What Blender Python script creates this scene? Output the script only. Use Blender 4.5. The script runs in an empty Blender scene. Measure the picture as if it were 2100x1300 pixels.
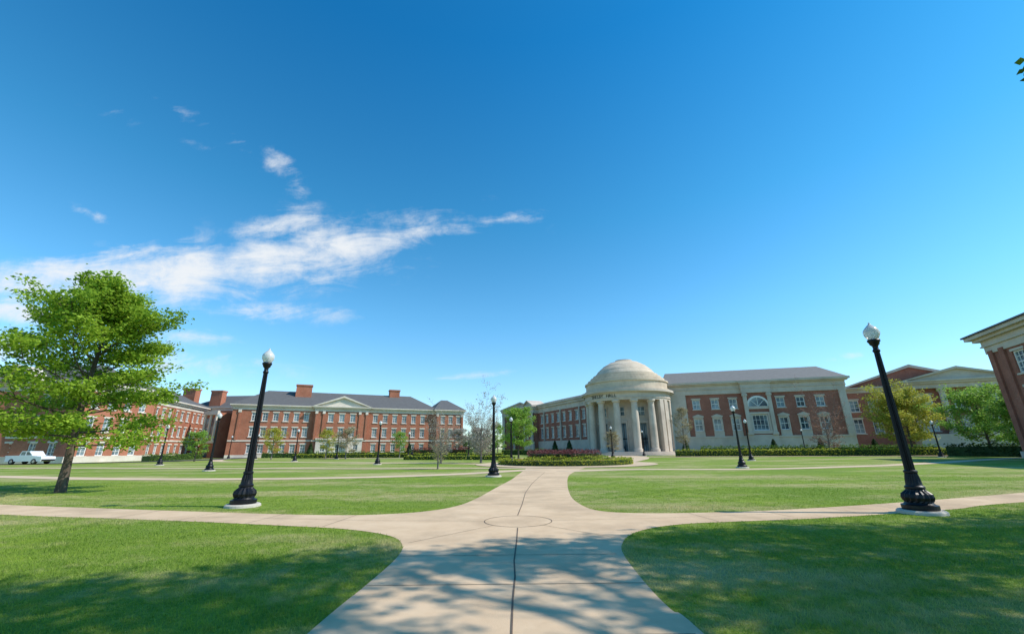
import bpy, math, random
import numpy as np
from mathutils import Vector, Matrix
random.seed(7)
rng=np.random.default_rng(11)
scene=bpy.context.scene
COL=bpy.context.collection
pi=math.pi
# ------------------------------------------------------------ camera
f=849.0; th=math.atan(270/849.0); ro=math.radians(0.5); h=1.6
F=Vector((0,math.cos(th),math.sin(th))); R0=Vector((1,0,0)); U0=Vector((0,-math.sin(th),math.cos(th)))
R=R0*math.cos(ro)-U0*math.sin(ro); U=R0*math.sin(ro)+U0*math.cos(ro)
cd=bpy.data.cameras.new("camera"); cam=bpy.data.objects.new("camera",cd); COL.objects.link(cam)
cam.matrix_world=Matrix(((R.x,U.x,-F.x,0),(R.y,U.y,-F.y,0),(R.z,U.z,-F.z,h),(0,0,0,1)))
cd.lens=36*f/2100; cd.clip_end=8000; scene.camera=cam
scene.view_settings.view_transform='Standard'; scene.view_settings.look='None'; scene.view_settings.exposure=0
# ------------------------------------------------------------ sun
SUN_EL=45.0
shadow_dir=Vector((-1,0.12,0)).normalized()
e=math.radians(SUN_EL)
ldir=Vector((shadow_dir.x*math.cos(e),shadow_dir.y*math.cos(e),-math.sin(e)))
sd=bpy.data.lights.new("sun",'SUN'); sd.energy=5.0; sd.angle=math.radians(0.5); sd.color=(1,0.94,0.85)
so=bpy.data.objects.new("sun",sd); COL.objects.link(so); so.rotation_euler=ldir.to_track_quat('-Z','Y').to_euler(); so.location=(40,-5,40)
# ------------------------------------------------------------ world
w=bpy.data.worlds.new("World"); scene.world=w; w.use_nodes=True
nt=w.node_tree; N=nt.nodes; L=nt.links
def wmath(op,a,b=None,c=None,clamp=False):
    n=N.new('ShaderNodeMath'); n.operation=op; n.use_clamp=clamp
    for i,x in enumerate((a,b,c)):
        if x is None: continue
        if isinstance(x,(int,float)): n.inputs[i].default_value=x
        else: L.new(x,n.inputs[i])
    return n.outputs[0]
s=N.new('ShaderNodeTexSky'); s.sky_type='NISHITA'; s.sun_disc=False; s.sun_elevation=e
s.sun_rotation=math.atan2(-shadow_dir.x,-shadow_dir.y); s.dust_density=0.3; s.ozone_density=3.0; s.air_density=1.0
tc=N.new('ShaderNodeTexCoord'); sx=N.new('ShaderNodeSeparateXYZ'); L.new(tc.outputs['Generated'],sx.inputs[0])
X,Y,Z=sx.outputs
yy=wmath('MAXIMUM',Y,0.02)
p=wmath('DIVIDE',X,yy); q=wmath('DIVIDE',Z,yy)
def mrange(x,a,b,c,d,typ='LINEAR'):
    n=N.new('ShaderNodeMapRange'); n.interpolation_type=typ
    L.new(x,n.inputs[0])
    for i,v in enumerate((a,b,c,d)): n.inputs[1+i].default_value=v
    return n.outputs[0]
ramp=N.new('ShaderNodeValToRGB'); L.new(Z,ramp.inputs[0])
els=ramp.color_ramp.elements
els[0].position=0.0; els[0].color=(0.68,0.78,0.84,1)
els[1].position=0.78; els[1].color=(0.06,0.60,0.84,1)
for pos,c in ((0.10,(0.62,0.80,0.88)),(0.28,(0.42,0.82,0.90)),(0.5,(0.21,0.74,0.86))):
    k=els.new(pos); k.color=(*c,1)
tint=N.new('ShaderNodeMix'); tint.data_type='RGBA'; tint.blend_type='MULTIPLY'; tint.inputs['Factor'].default_value=1
L.new(s.outputs[0],tint.inputs['A']); L.new(ramp.outputs[0],tint.inputs['B'])
gain=N.new('ShaderNodeMix'); gain.data_type='RGBA'; gain.blend_type='MULTIPLY'; gain.inputs['Factor'].default_value=1
L.new(tint.outputs['Result'],gain.inputs['A']); gain.inputs['B'].default_value=(2.5,2.5,2.5,1)
ells=[(-1.0,.440,.66,.095,3,1.1),(-.60,.495,.42,.085,12,1.1),(-.64,.58,.14,.06,20,.9),(-.25,.562,.16,.028,4,.8),(-.67,.79,.09,.04,-38,.65),(-.59,.70,.05,.04,-50,.55),(-.78,.85,.08,.03,-40,.4),
 (0.0,.598,.14,.026,4,.6),(-1.28,.345,.28,.035,-8,.95),(-.80,.27,.14,.026,-3,.8),(-.60,.335,.22,.035,-3,.66),(-1.17,.63,.10,.020,-22,.6),(-.92,.20,.38,.05,0,.7),(-.09,.17,.12,.012,3,.65),(.83,.21,.09,.012,8,.5),(-1.3,.25,.25,.06,0,.9),(-.93,.86,.10,.02,-25,.35),(-.95,.95,.25,.03,-30,.33),(-1.2,.97,.2,.03,-20,.33)]
mask=None
for (cx,cy,a,b,rot,st) in ells:
    r=math.radians(rot); dx=wmath('SUBTRACT',p,cx); dy=wmath('SUBTRACT',q,cy)
    u1=wmath('ADD',wmath('MULTIPLY',dx,math.cos(r)/a),wmath('MULTIPLY',dy,math.sin(r)/a))
    v1=wmath('ADD',wmath('MULTIPLY',dx,-math.sin(r)/b),wmath('MULTIPLY',dy,math.cos(r)/b))
    d2=wmath('ADD',wmath('MULTIPLY',u1,u1),wmath('MULTIPLY',v1,v1))
    m=wmath('MULTIPLY',wmath('EXPONENT',wmath('MULTIPLY',d2,-1.0)),st)
    mask=m if mask is None else wmath('MAXIMUM',mask,m)
cv=N.new('ShaderNodeCombineXYZ'); L.new(p,cv.inputs[0]); L.new(q,cv.inputs[1])
mp=N.new('ShaderNodeMapping'); L.new(cv.outputs[0],mp.inputs[0]); mp.inputs['Rotation'].default_value=(0,0,math.radians(-16)); mp.inputs['Scale'].default_value=(3.0,9.5,1)
no=N.new('ShaderNodeTexNoise'); no.inputs['Scale'].default_value=1.6; no.inputs['Detail'].default_value=10; no.inputs['Roughness'].default_value=0.66; no.inputs['Distortion'].default_value=0.8
L.new(mp.outputs[0],no.inputs['Vector'])
no2=N.new('ShaderNodeTexNoise'); no2.inputs['Scale'].default_value=10; no2.inputs['Detail'].default_value=7; no2.inputs['Roughness'].default_value=0.68
L.new(cv.outputs[0],no2.inputs['Vector'])
nn=wmath('ADD',wmath('MULTIPLY',wmath('SUBTRACT',no.outputs['Fac'],0.5),2.1),wmath('MULTIPLY',wmath('SUBTRACT',no2.outputs['Fac'],0.5),1.4))
val=wmath('ADD',mask,wmath('MULTIPLY',nn,0.8))
dens=mrange(val,0.26,1.3,0,1,'SMOOTHSTEP')
dens=wmath('MULTIPLY',dens,wmath('MULTIPLY',mask,2.4,clamp=True))
fwd=mrange(Y,0.02,0.15,0,1)
dens=wmath('MULTIPLY',wmath('MULTIPLY',dens,fwd),0.95)
cm=N.new('ShaderNodeMix'); cm.data_type='RGBA'; L.new(dens,cm.inputs['Factor']); L.new(gain.outputs['Result'],cm.inputs['A']); cm.inputs['B'].default_value=(9.4,9.7,10.0,1)
bg=N['Background']; L.new(cm.outputs['Result'],bg.inputs[0]); bg.inputs[1].default_value=0.095
# ------------------------------------------------------------ materials
MATS={}
def newmat(name):
    m=bpy.data.materials.new(name); m.use_nodes=True; MATS[name]=m
    return m,m.node_tree.nodes,m.node_tree.links,m.node_tree.nodes['Principled BSDF']
def noise_mat(name,c1,c2,scale=1.0,rough=0.85,detail=6,bump=0.0,bscale=40,stretch=None,c3=None,s3=0.1,spec=0.3,metal=0):
    m,n,l,b=newmat(name)
    g=n.new('ShaderNodeNewGeometry')
    vec=g.outputs['Position']
    if stretch:
        mp=n.new('ShaderNodeMapping'); mp.inputs['Scale'].default_value=stretch; l.new(vec,mp.inputs[0]); vec=mp.outputs[0]
    t=n.new('ShaderNodeTexNoise'); t.inputs['Scale'].default_value=scale; t.inputs['Detail'].default_value=detail; t.inputs['Roughness'].default_value=.65; l.new(vec,t.inputs['Vector'])
    r=n.new('ShaderNodeValToRGB'); r.color_ramp.elements[0].position=.32; r.color_ramp.elements[1].position=.68
    r.color_ramp.elements[0].color=(*c1,1); r.color_ramp.elements[1].color=(*c2,1); l.new(t.outputs['Fac'],r.inputs[0])
    out=r.outputs[0]
    if c3:
        t3=n.new('ShaderNodeTexNoise'); t3.inputs['Scale'].default_value=s3; t3.inputs['Detail'].default_value=7; t3.inputs['Roughness'].default_value=.65; l.new(g.outputs['Position'],t3.inputs['Vector'])
        r3=n.new('ShaderNodeMapRange'); r3.inputs[1].default_value=.46; r3.inputs[2].default_value=.68; l.new(t3.outputs['Fac'],r3.inputs[0])
        mx=n.new('ShaderNodeMix'); mx.data_type='RGBA'; l.new(r3.outputs[0],mx.inputs['Factor']); l.new(out,mx.inputs['A']); mx.inputs['B'].default_value=(*c3,1); out=mx.outputs['Result']
    l.new(out,b.inputs['Base Color']); b.inputs['Roughness'].default_value=rough; b.inputs['Specular IOR Level'].default_value=spec; b.inputs['Metallic'].default_value=metal
    if bump:
        tb=n.new('ShaderNodeTexNoise'); tb.inputs['Scale'].default_value=bscale; tb.inputs['Detail'].default_value=4; l.new(g.outputs['Position'],tb.inputs['Vector'])
        bp=n.new('ShaderNodeBump'); bp.inputs['Strength'].default_value=bump; bp.inputs['Distance'].default_value=.02; l.new(tb.outputs['Fac'],bp.inputs['Height']); l.new(bp.outputs[0],b.inputs['Normal'])
    return m
def brick_mat(name,c1,c2,mortar):
    m,n,l,b=newmat(name)
    uv=n.new('ShaderNodeUVMap'); uv.uv_map='UVMap'
    t=n.new('ShaderNodeTexBrick'); l.new(uv.outputs[0],t.inputs['Vector'])
    t.inputs['Color1'].default_value=(*c1,1); t.inputs['Color2'].default_value=(*c2,1); t.inputs['Mortar'].default_value=(*mortar,1)
    t.inputs['Scale'].default_value=1; t.inputs['Brick Width'].default_value=.22; t.inputs['Row Height'].default_value=.075; t.inputs['Mortar Size'].default_value=.006
    g=n.new('ShaderNodeNewGeometry'); no=n.new('ShaderNodeTexNoise'); no.inputs['Scale'].default_value=.35; no.inputs['Detail'].default_value=8; no.inputs['Roughness'].default_value=.7; l.new(g.outputs['Position'],no.inputs['Vector'])
    r=n.new('ShaderNodeMapRange'); r.inputs[1].default_value=.3; r.inputs[2].default_value=.7; r.inputs[3].default_value=.75; r.inputs[4].default_value=1.2; l.new(no.outputs['Fac'],r.inputs[0])
    mx=n.new('ShaderNodeVectorMath'); mx.operation='SCALE'; l.new(t.outputs['Color'],mx.inputs[0]); l.new(r.outputs[0],mx.inputs['Scale'])
    l.new(mx.outputs[0],b.inputs['Base Color']); b.inputs['Roughness'].default_value=.9; b.inputs['Specular IOR Level'].default_value=.15
    return m
def leaf_mat(name,cd_,cl,trans=.4,ns=.6):
    m,n,l,b=newmat(name)
    g=n.new('ShaderNodeNewGeometry')
    t=n.new('ShaderNodeTexNoise'); t.inputs['Scale'].default_value=ns; t.inputs['Detail'].default_value=3; l.new(g.outputs['Position'],t.inputs['Vector'])
    a=n.new('ShaderNodeMath'); a.operation='MULTIPLY_ADD'; l.new(g.outputs['Random Per Island'],a.inputs[0]); a.inputs[1].default_value=.6; 
    s2=n.new('ShaderNodeMath'); s2.operation='MULTIPLY_ADD'; l.new(t.outputs['Fac'],s2.inputs[0]); s2.inputs[1].default_value=1.4; s2.inputs[2].default_value=-.5
    l.new(s2.outputs[0],a.inputs[2])
    r=n.new('ShaderNodeValToRGB'); r.color_ramp.elements[0].color=(*cd_,1); r.color_ramp.elements[1].color=(*cl,1); l.new(a.outputs[0],r.inputs[0])
    l.new(r.outputs[0],b.inputs['Base Color']); b.inputs['Roughness'].default_value=.55; b.inputs['Specular IOR Level'].default_value=.2
    tr=n.new('ShaderNodeBsdfTranslucent'); l.new(r.outputs[0],tr.inputs[0])
    mx=n.new('ShaderNodeMixShader'); mx.inputs[0].default_value=trans; l.new(b.outputs[0],mx.inputs[1]); l.new(tr.outputs[0],mx.inputs[2])
    l.new(mx.outputs[0],n['Material Output'].inputs[0])
    return m
noise_mat('stone',(.55,.465,.385),(.64,.55,.46),.8,.85,8,c3=(.46,.385,.315),s3=.25,spec=.15)
noise_mat('stone_dome',(.58,.47,.35),(.68,.56,.43),.7,.85,8,c3=(.48,.385,.29),s3=.3,spec=.15)
noise_mat('stone_white',(.64,.57,.48),(.72,.65,.56),.8,.85,8,c3=(.56,.49,.41),s3=.25,spec=.15)
noise_mat('white_trim',(.72,.70,.66),(.80,.78,.74),1.0,.7)
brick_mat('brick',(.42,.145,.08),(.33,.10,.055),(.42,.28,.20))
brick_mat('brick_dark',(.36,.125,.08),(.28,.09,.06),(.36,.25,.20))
noise_mat('roof',(.095,.093,.092),(.135,.132,.13),1.2,.8,8,stretch=(1,1,6))
noise_mat('roof_light',(.16,.15,.14),(.21,.20,.185),1.2,.8,8,stretch=(1,1,6))
noise_mat('concrete',(.59,.42,.265),(.69,.51,.335),1.1,.9,9,bump=.3,bscale=120,c3=(.47,.34,.22),s3=.45,spec=.1)
noise_mat('concrete_far',(.59,.44,.29),(.67,.51,.35),.7,.9,9,c3=(.50,.38,.26),s3=.3,spec=.1)
noise_mat('joint',(.10,.075,.055),(.16,.12,.09),5,.95)
noise_mat('letter_metal',(.10,.085,.065),(.15,.13,.10),5,.7)
noise_mat('plinth',(.46,.42,.35),(.56,.50,.42),6,.9,bump=.3,bscale=60)
noise_mat('bark',(.06,.045,.033),(.14,.11,.085),9,.95,6,bump=.8,bscale=25,stretch=(1,1,.25))
noise_mat('bark_light',(.16,.13,.11),(.26,.22,.19),6,.95)
noise_mat('mulch',(.07,.04,.025),(.13,.08,.05),6,1)
noise_mat('asphalt',(.05,.05,.052),(.07,.07,.07),2,.9)
noise_mat('lamp_black',(.004,.004,.006),(.008,.008,.011),5,.42,spec=.35)
noise_mat('truck_paint',(.72,.73,.74),(.78,.78,.78),.5,.3,spec=.5)
noise_mat('rubber',(.02,.02,.02),(.03,.03,.03),5,.9)
m,n,l,b=newmat('glass'); b.inputs['Roughness'].default_value=.12; b.inputs['Specular IOR Level'].default_value=.9
g=n.new('ShaderNodeNewGeometry'); t=n.new('ShaderNodeTexNoise'); t.inputs['Scale'].default_value=.35; l.new(g.outputs['Position'],t.inputs['Vector'])
r=n.new('ShaderNodeValToRGB'); r.color_ramp.elements[0].position=.4; r.color_ramp.elements[1].position=.6; r.color_ramp.elements[0].color=(.03,.06,.08,1); r.color_ramp.elements[1].color=(.22,.29,.31,1); l.new(t.outputs['Fac'],r.inputs[0]); l.new(r.outputs[0],b.inputs['Base Color'])
m,n,l,b=newmat('globe'); b.inputs['Base Color'].default_value=(.82,.82,.80,1); b.inputs['Transmission Weight'].default_value=.35; b.inputs['Coat Weight'].default_value=.4
g=n.new('ShaderNodeNewGeometry'); t=n.new('ShaderNodeTexNoise'); t.inputs['Scale'].default_value=4; l.new(g.outputs['Position'],t.inputs['Vector'])
mr=n.new('ShaderNodeMapRange'); mr.inputs[3].default_value=.15; mr.inputs[4].default_value=.3; l.new(t.outputs['Fac'],mr.inputs[0]); l.new(mr.outputs[0],b.inputs['Roughness'])
def grass_mat(name,k=1.0,blade=False):
    m,n,l,b=newmat(name)
    g=n.new('ShaderNodeNewGeometry')
    def ns(scale,detail=5,st=None,rough=.6):
        v=g.outputs['Position']
        if st:
            mp=n.new('ShaderNodeMapping'); mp.inputs['Scale'].default_value=st; l.new(v,mp.inputs[0]); v=mp.outputs[0]
        t=n.new('ShaderNodeTexNoise'); t.inputs['Scale'].default_value=scale; t.inputs['Detail'].default_value=detail; t.inputs['Roughness'].default_value=rough; l.new(v,t.inputs['Vector']); return t.outputs['Fac']
    def mrg(x,a,b_,c=0,d=1):
        r=n.new('ShaderNodeMapRange'); l.new(x,r.inputs[0])
        for i,v in enumerate((a,b_,c,d)): r.inputs[1+i].default_value=v
        return r.outputs[0]
    def mix(fac,a,bb):
        mx=n.new('ShaderNodeMix'); mx.data_type='RGBA'
        l.new(fac,mx.inputs['Factor'])
        for nm,x in (('A',a),('B',bb)):
            if isinstance(x,tuple): mx.inputs[nm].default_value=(*[v*k for v in x],1)
            else: l.new(x,mx.inputs[nm])
        return mx.outputs['Result']
    c=mix(mrg(ns(.22,4),.38,.62),(.145,.245,.026),(.265,.350,.040))
    c=mix(mrg(ns(1.7,8,None,.7),.36,.66),c,(.115,.200,.022))
    c=mix(mrg(ns(14,7,None,.75),.42,.72),c,(.30,.37,.075))
    d1=ns(.15,3,(.5,1.5,1)); d2=ns(1.6,8,None,.78)
    ad=n.new('ShaderNodeMath'); ad.operation='MULTIPLY_ADD'; l.new(d2,ad.inputs[0]); ad.inputs[1].default_value=.6; l.new(d1,ad.inputs[2])
    c=mix(mrg(ad.outputs[0],.76,.95,0,.8),c,(.50,.42,.21))
    l.new(c,b.inputs['Base Color']); b.inputs['Roughness'].default_value=.9; b.inputs['Specular IOR Level'].default_value=.1
    if blade:
        tr=n.new('ShaderNodeBsdfTranslucent'); l.new(c,tr.inputs[0])
        mx=n.new('ShaderNodeMixShader'); mx.inputs[0].default_value=.4; l.new(b.outputs[0],mx.inputs[1]); l.new(tr.outputs[0],mx.inputs[2]); l.new(mx.outputs[0],n['Material Output'].inputs[0])
    else:
        tb=ns(45,6,None,.7); bp=n.new('ShaderNodeBump'); bp.inputs['Strength'].default_value=.8; bp.inputs['Distance'].default_value=.03; l.new(tb,bp.inputs['Height']); l.new(bp.outputs[0],b.inputs['Normal'])
grass_mat('grass',.92); grass_mat('grass_blade',1.28,True)
leaf_mat('leaf_bright',(.15,.27,.018),(.42,.58,.06),.5)
leaf_mat('leaf_oak',(.05,.10,.012),(.17,.27,.03),.4)
leaf_mat('leaf_fresh',(.16,.30,.04),(.38,.56,.10),.45)
leaf_mat('leaf_olive',(.32,.32,.03),(.58,.56,.10),.4)
leaf_mat('leaf_bud',(.25,.20,.12),(.45,.40,.22),.35)
leaf_mat('leaf_blossom',(.32,.27,.23),(.52,.49,.40),.35)
leaf_mat('leaf_red',(.24,.12,.09),(.38,.24,.17),.35)
leaf_mat('hedge_yellow',(.22,.28,.02),(.50,.50,.05),.3,1.5)
leaf_mat('hedge_green',(.07,.14,.018),(.17,.27,.035),.3,1.2)
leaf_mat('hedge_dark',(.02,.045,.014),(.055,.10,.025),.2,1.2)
leaf_mat('hedge_purple',(.10,.030,.030),(.25,.085,.075),.3,1.2)
leaf_mat('leaf_far',(.06,.11,.03),(.17,.25,.07),.3,.15)
# ------------------------------------------------------------ mesh helpers
def link(o,parent=None):
    COL.objects.link(o)
    if parent: o.parent=parent
    return o
def empty(name,loc=(0,0,0)):
    o=bpy.data.objects.new(name,None); o.location=loc; o.empty_display_size=.5; COL.objects.link(o); return o
class MB:
    def __init__(s): s.v=[]; s.f=[]; s.sm=[]
    def face(s,pts,smooth=False):
        i=len(s.v); s.v+= [tuple(p) for p in pts]; s.f.append(tuple(range(i,i+len(pts)))); s.sm.append(smooth)
    def build(s,name,mat,parent=None,weld=False):
        me=bpy.data.meshes.new(name); me.from_pydata(s.v,[],s.f); me.materials.append(MATS[mat])
        me.polygons.foreach_set('use_smooth',s.sm)
        uvl=me.uv_layers.new(name='UVMap')
        co=[0.0]*(2*len(me.loops))
        for p_ in me.polygons:
            nrm=p_.normal
            if abs(nrm.z)<.7:
                t=Vector((-nrm.y,nrm.x,0)).normalized()
                for li in p_.loop_indices:
                    c=me.vertices[me.loops[li].vertex_index].co; co[2*li]=c.x*t.x+c.y*t.y; co[2*li+1]=c.z
            else:
                for li in p_.loop_indices:
                    c=me.vertices[me.loops[li].vertex_index].co; co[2*li]=c.x; co[2*li+1]=c.y
        uvl.data.foreach_set('uv',co)
        o=bpy.data.objects.new(name,me); link(o,parent)
        if weld:
            import bmesh
            bm=bmesh.new(); bm.from_mesh(me); bmesh.ops.remove_doubles(bm,verts=bm.verts,dist=1e-4); bmesh.ops.recalc_face_normals(bm,faces=bm.faces); bm.to_mesh(me); bm.free()
        return o
class FR:
    def __init__(s,ox,oy,dx,dy):
        k=math.hypot(dx,dy); s.o=(ox,oy); s.d=(dx/k,dy/k); s.n=(dy/k,-dx/k)
    def P(s,a,o,z): return (s.o[0]+s.d[0]*a+s.n[0]*o, s.o[1]+s.d[1]*a+s.n[1]*o, z)
PART={'brick':'brick_walls','brick_dark':'brick_walls','stone':'stone_trim','stone_white':'stone_trim','stone_dome':'dome','white_trim':'window_frames','glass':'window_glass','roof':'roof','roof_light':'roof','lamp_black':'ironwork'}
class Bld:
    def __init__(s,name,loc=None): s.name=name; s.p={}; s.swap={}
    def m(s,mat):
        mat=s.swap.get(mat,mat)
        if mat not in s.p: s.p[mat]=MB()
        return s.p[mat]
    def box(s,fr,a0,a1,o0,o1,z0,z1,mat):
        P=fr.P; mb=s.m(mat)
        c=[P(a,o,z) for z in (z0,z1) for (a,o) in ((a0,o0),(a1,o0),(a1,o1),(a0,o1))]
        for q_ in ((0,3,2,1),(4,5,6,7),(0,1,5,4),(1,2,6,5),(2,3,7,6),(3,0,4,7)): mb.face([c[i] for i in q_])
    def ext(s,fr,poly,o0,o1,mat):
        mb=s.m(mat); P=fr.P
        mb.face([P(a,o1,z) for a,z in poly]); mb.face([P(a,o0,z) for a,z in reversed(poly)])
        for i in range(len(poly)):
            a,b_=poly[i],poly[(i+1)%len(poly)]
            mb.face([P(a[0],o0,a[1]),P(b_[0],o0,b_[1]),P(b_[0],o1,b_[1]),P(a[0],o1,a[1])])
    def hip(s,fr,a0,a1,o0,o1,z0,z1,inset,mat):
        P=fr.P; mb=s.m(mat); om=(o0+o1)/2
        A,B,C,D=P(a0,o1,z0),P(a1,o1,z0),P(a1,o0,z0),P(a0,o0,z0); E=P(a0+inset,om,z1); G=P(a1-inset,om,z1)
        mb.face([A,B,G,E]); mb.face([B,C,G]); mb.face([C,D,E,G]); mb.face([D,A,E]); mb.face([D,C,B,A])
    def pediment(s,fr,a0,a1,o0,o1,z0,z1,fill,trim,t=.7,ov=.5):
        mid=(a0+a1)/2
        s.ext(fr,[(a0,z0),(a1,z0),(mid,z1)],o0,o1-.35,fill)
        s.ext(fr,[(a0-ov,z0+.003),(a0-ov+t*1.6,z0+.003),(mid,z1-t*.45),(mid,z1+t*.6)],o0,o1+.25,trim)
        s.ext(fr,[(mid,z1+t*.6),(mid,z1-t*.45),(a1+ov-t*1.6,z0+.003),(a1+ov,z0+.003)],o0,o1+.25,trim)
    def facade(s,fr,Ln,z0,z1,ops,mat,o=0,a0=0,depth=.28,frame='white_trim',sill='stone',mut=(2,3),lintel=.28,fw=.13):
        P=fr.P; mb=s.m(mat)
        xs=sorted(set([a0,a0+Ln]+[x for q_ in ops for x in (q_[0],q_[1])])); zs=sorted(set([z0,z1]+[x for q_ in ops for x in (q_[2],q_[3])]))
        for i in range(len(xs)-1):
            for j in range(len(zs)-1):
                cx=(xs[i]+xs[i+1])/2; cz=(zs[j]+zs[j+1])/2
                if any(q_[0]<cx<q_[1] and q_[2]<cz<q_[3] for q_ in ops): continue
                mb.face([P(xs[i],o,zs[j]),P(xs[i+1],o,zs[j]),P(xs[i+1],o,zs[j+1]),P(xs[i],o,zs[j+1])])
        for q_ in ops:
            A,B,C,D=q_[:4]; i_=o-depth
            mb.face([P(A,o,C),P(A,i_,C),P(A,i_,D),P(A,o,D)]); mb.face([P(B,i_,C),P(B,o,C),P(B,o,D),P(B,i_,D)])
            mb.face([P(A,i_,D),P(B,i_,D),P(B,o,D),P(A,o,D)]); mb.face([P(A,o,C),P(B,o,C),P(B,i_,C),P(A,i_,C)])
            s.m('glass').face([P(A,i_+.01,C),P(B,i_+.01,C),P(B,i_+.01,D),P(A,i_+.01,D)])
            f0,f1=i_+.015,i_+.14
            s.box(fr,A,A+fw,f0,f1,C,D,frame); s.box(fr,B-fw,B,f0,f1,C,D,frame); s.box(fr,A+fw,B-fw,f0,f1,C,C+fw,frame); s.box(fr,A+fw,B-fw,f0,f1,D-fw,D,frame)
            mx_,mz_=mut; g0,g1=i_+.02,i_+.09
            for k in range(1,mx_):
                c=A+(B-A)*k/mx_; s.box(fr,c-.035,c+.035,g0,g1,C+fw,D-fw,frame)
            for k in range(1,mz_):
                c=C+(D-C)*k/mz_; ww=.06 if k*2==mz_ else .032
                s.box(fr,A+fw,B-fw,g0,g1-.005,c-ww,c+ww,frame)
            if sill:
                s.box(fr,A-.15,B+.15,o+.002,o+.16,C-.2,C,sill)
                if lintel: s.box(fr,A-.18,B+.18,o+.002,o+.07,D,D+lintel,sill)
    def cornice(s,fr,a0,a1,z0,z1,mat,o=0,proj=.7,back=.3,steps=((0,.55,.12),(.55,.8,.6),(.8,1,1.0))):
        for (t0,t1,pr) in steps:
            e_=pr*proj
            s.box(fr,a0-e_,a1+e_,o-back,o+e_,z0+(z1-z0)*t0+.001,z0+(z1-z0)*t1,mat)
    def finish(s):
        e_=empty(s.name,(0,0,0))
        for k,mb in s.p.items(): mb.build(PART.get(k,k),k,e_)
        return e_
def lathe(mb,cx,cy,prof,n=32,a0=0,a1=2*pi,smooth=True,flute=None):
    full=abs(a1-a0-2*pi)<1e-6
    rings=[]
    for (r,z) in prof:
        ring=[]
        for i in range(n+(0 if full else 1)):
            a=a0+(a1-a0)*i/n; rr=r
            if flute and flute[0]<=z<=flute[1]: rr=r*(1-flute[2]*(i%2))
            ring.append((cx+rr*math.cos(a),cy+rr*math.sin(a),z))
        rings.append(ring)
    for j in range(len(rings)-1):
        A,B=rings[j],rings[j+1]; m_=len(A)
        for i in range(m_ if full else m_-1):
            k=(i+1)%m_; mb.face([A[i],A[k],B[k],B[i]],smooth)
def ringblock(mb,cx,cy,r0,r1,z0,z1,a0,a1,n=24):
    for i in range(n):
        a=a0+(a1-a0)*i/n; b_=a0+(a1-a0)*(i+1)/n
        p_=lambda r,t,z:(cx+r*math.cos(t),cy+r*math.sin(t),z)
        mb.face([p_(r1,a,z0),p_(r1,b_,z0),p_(r1,b_,z1),p_(r1,a,z1)],False)
        mb.face([p_(r0,b_,z0),p_(r0,a,z0),p_(r0,a,z1),p_(r0,b_,z1)],False)
        mb.face([p_(r0,a,z1),p_(r1,a,z1),p_(r1,b_,z1),p_(r0,b_,z1)]); mb.face([p_(r1,a,z0),p_(r0,a,z0),p_(r0,b_,z0),p_(r1,b_,z0)])
    if abs(a1-a0)<2*pi-.01:
        for t in (a0,a1): mb.face([p_(r0,t,z0),p_(r1,t,z0),p_(r1,t,z1),p_(r0,t,z1)])
# ------------------------------------------------------------ ground, paths
g=MB(); S=3500
g.face([(-S,-S,0),(S,-S,0),(S,S,0),(-S,S,0)]); g.build('ground','grass')
def flat(name,pts,z,mat):
    import bmesh
    me=bpy.data.meshes.new(name); bm=bmesh.new()
    fc=bm.faces.new([bm.verts.new((x,y,z)) for x,y in pts]); bm.normal_update()
    if fc.normal.z<0: fc.normal_flip()
    bmesh.ops.triangulate(bm,faces=[fc]); bm.to_mesh(me); bm.free(); me.materials.append(MATS[mat])
    o=bpy.data.objects.new(name,me); link(o); return o
def catmull(pts,k=6):
    out=[]
    P_=[pts[0]]+list(pts)+[pts[-1]]
    for i in range(1,len(P_)-2):
        p0,p1,p2,p3=[np.array(x,float) for x in P_[i-1:i+3]]
        for j in range(k):
            t=j/k; out.append(tuple(.5*((2*p1)+(-p0+p2)*t+(2*p0-5*p1+4*p2-p3)*t*t+(-p0+3*p1-3*p2+p3)*t**3)))
    out.append(tuple(pts[-1])); return out
LL=[(-2.0,-12),(-1.95,0),(-1.9,4.5),(-1.84,5.9),(-1.82,7.1),(-1.9,7.9),(-2.15,8.6),(-2.55,9.1),(-3.2,9.55),(-4,9.9),(-5.4,10.3),(-7.6,10.9),(-10.6,11.6),(-14.1,12.4),(-30,16.5)]
LU=[(-30,18.8),(-16.7,14.7),(-12.6,13.6),(-7.5,12.3),(-4.7,11.75),(-3.3,11.85),(-2.4,12.3),(-1.7,13.3),(-1.25,15.3),(-.75,19.3),(-.1,24.3),(.35,29.2),(.8,34),(1.2,39)]
RU=[(6.5,39),(5.4,35.1),(4.0,30),(3.2,25.9),(2.45,20.2),(2.0,15.6),(2.0,13.4),(2.2,12.3),(2.8,11.75),(4.3,11.6),(7.1,12.0),(11.4,13.3),(17.7,15.6),(32,21)]
RL=[(32,18.6),(14.7,13.1),(11.5,11.85),(7.3,10.65),(4.9,10.25),(3.7,10),(2.8,9.5),(2.2,8.8),(1.83,7.9),(1.7,7.1),(1.62,5.8),(1.62,5),(1.7,4.4),(1.72,0),(1.75,-12)]
main=catmull(LL)+catmull(LU)+catmull(RU)+catmull(RL)
flat('concrete_path',main,.006,'concrete')
def strip(name,pts,wd,z,mat):
    c=catmull(pts,8); Lf=[];Rt=[]
    for i,p_ in enumerate(c):
        a=np.array(c[max(i-1,0)]); b_=np.array(c[min(i+1,len(c)-1)]); d=(b_-a)/np.linalg.norm(b_-a); nn_=np.array((-d[1],d[0]))*wd/2
        Lf.append(tuple(np.array(p_)+nn_)); Rt.append(tuple(np.array(p_)-nn_))
    return flat(name,Lf+Rt[::-1],z,mat)
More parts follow.
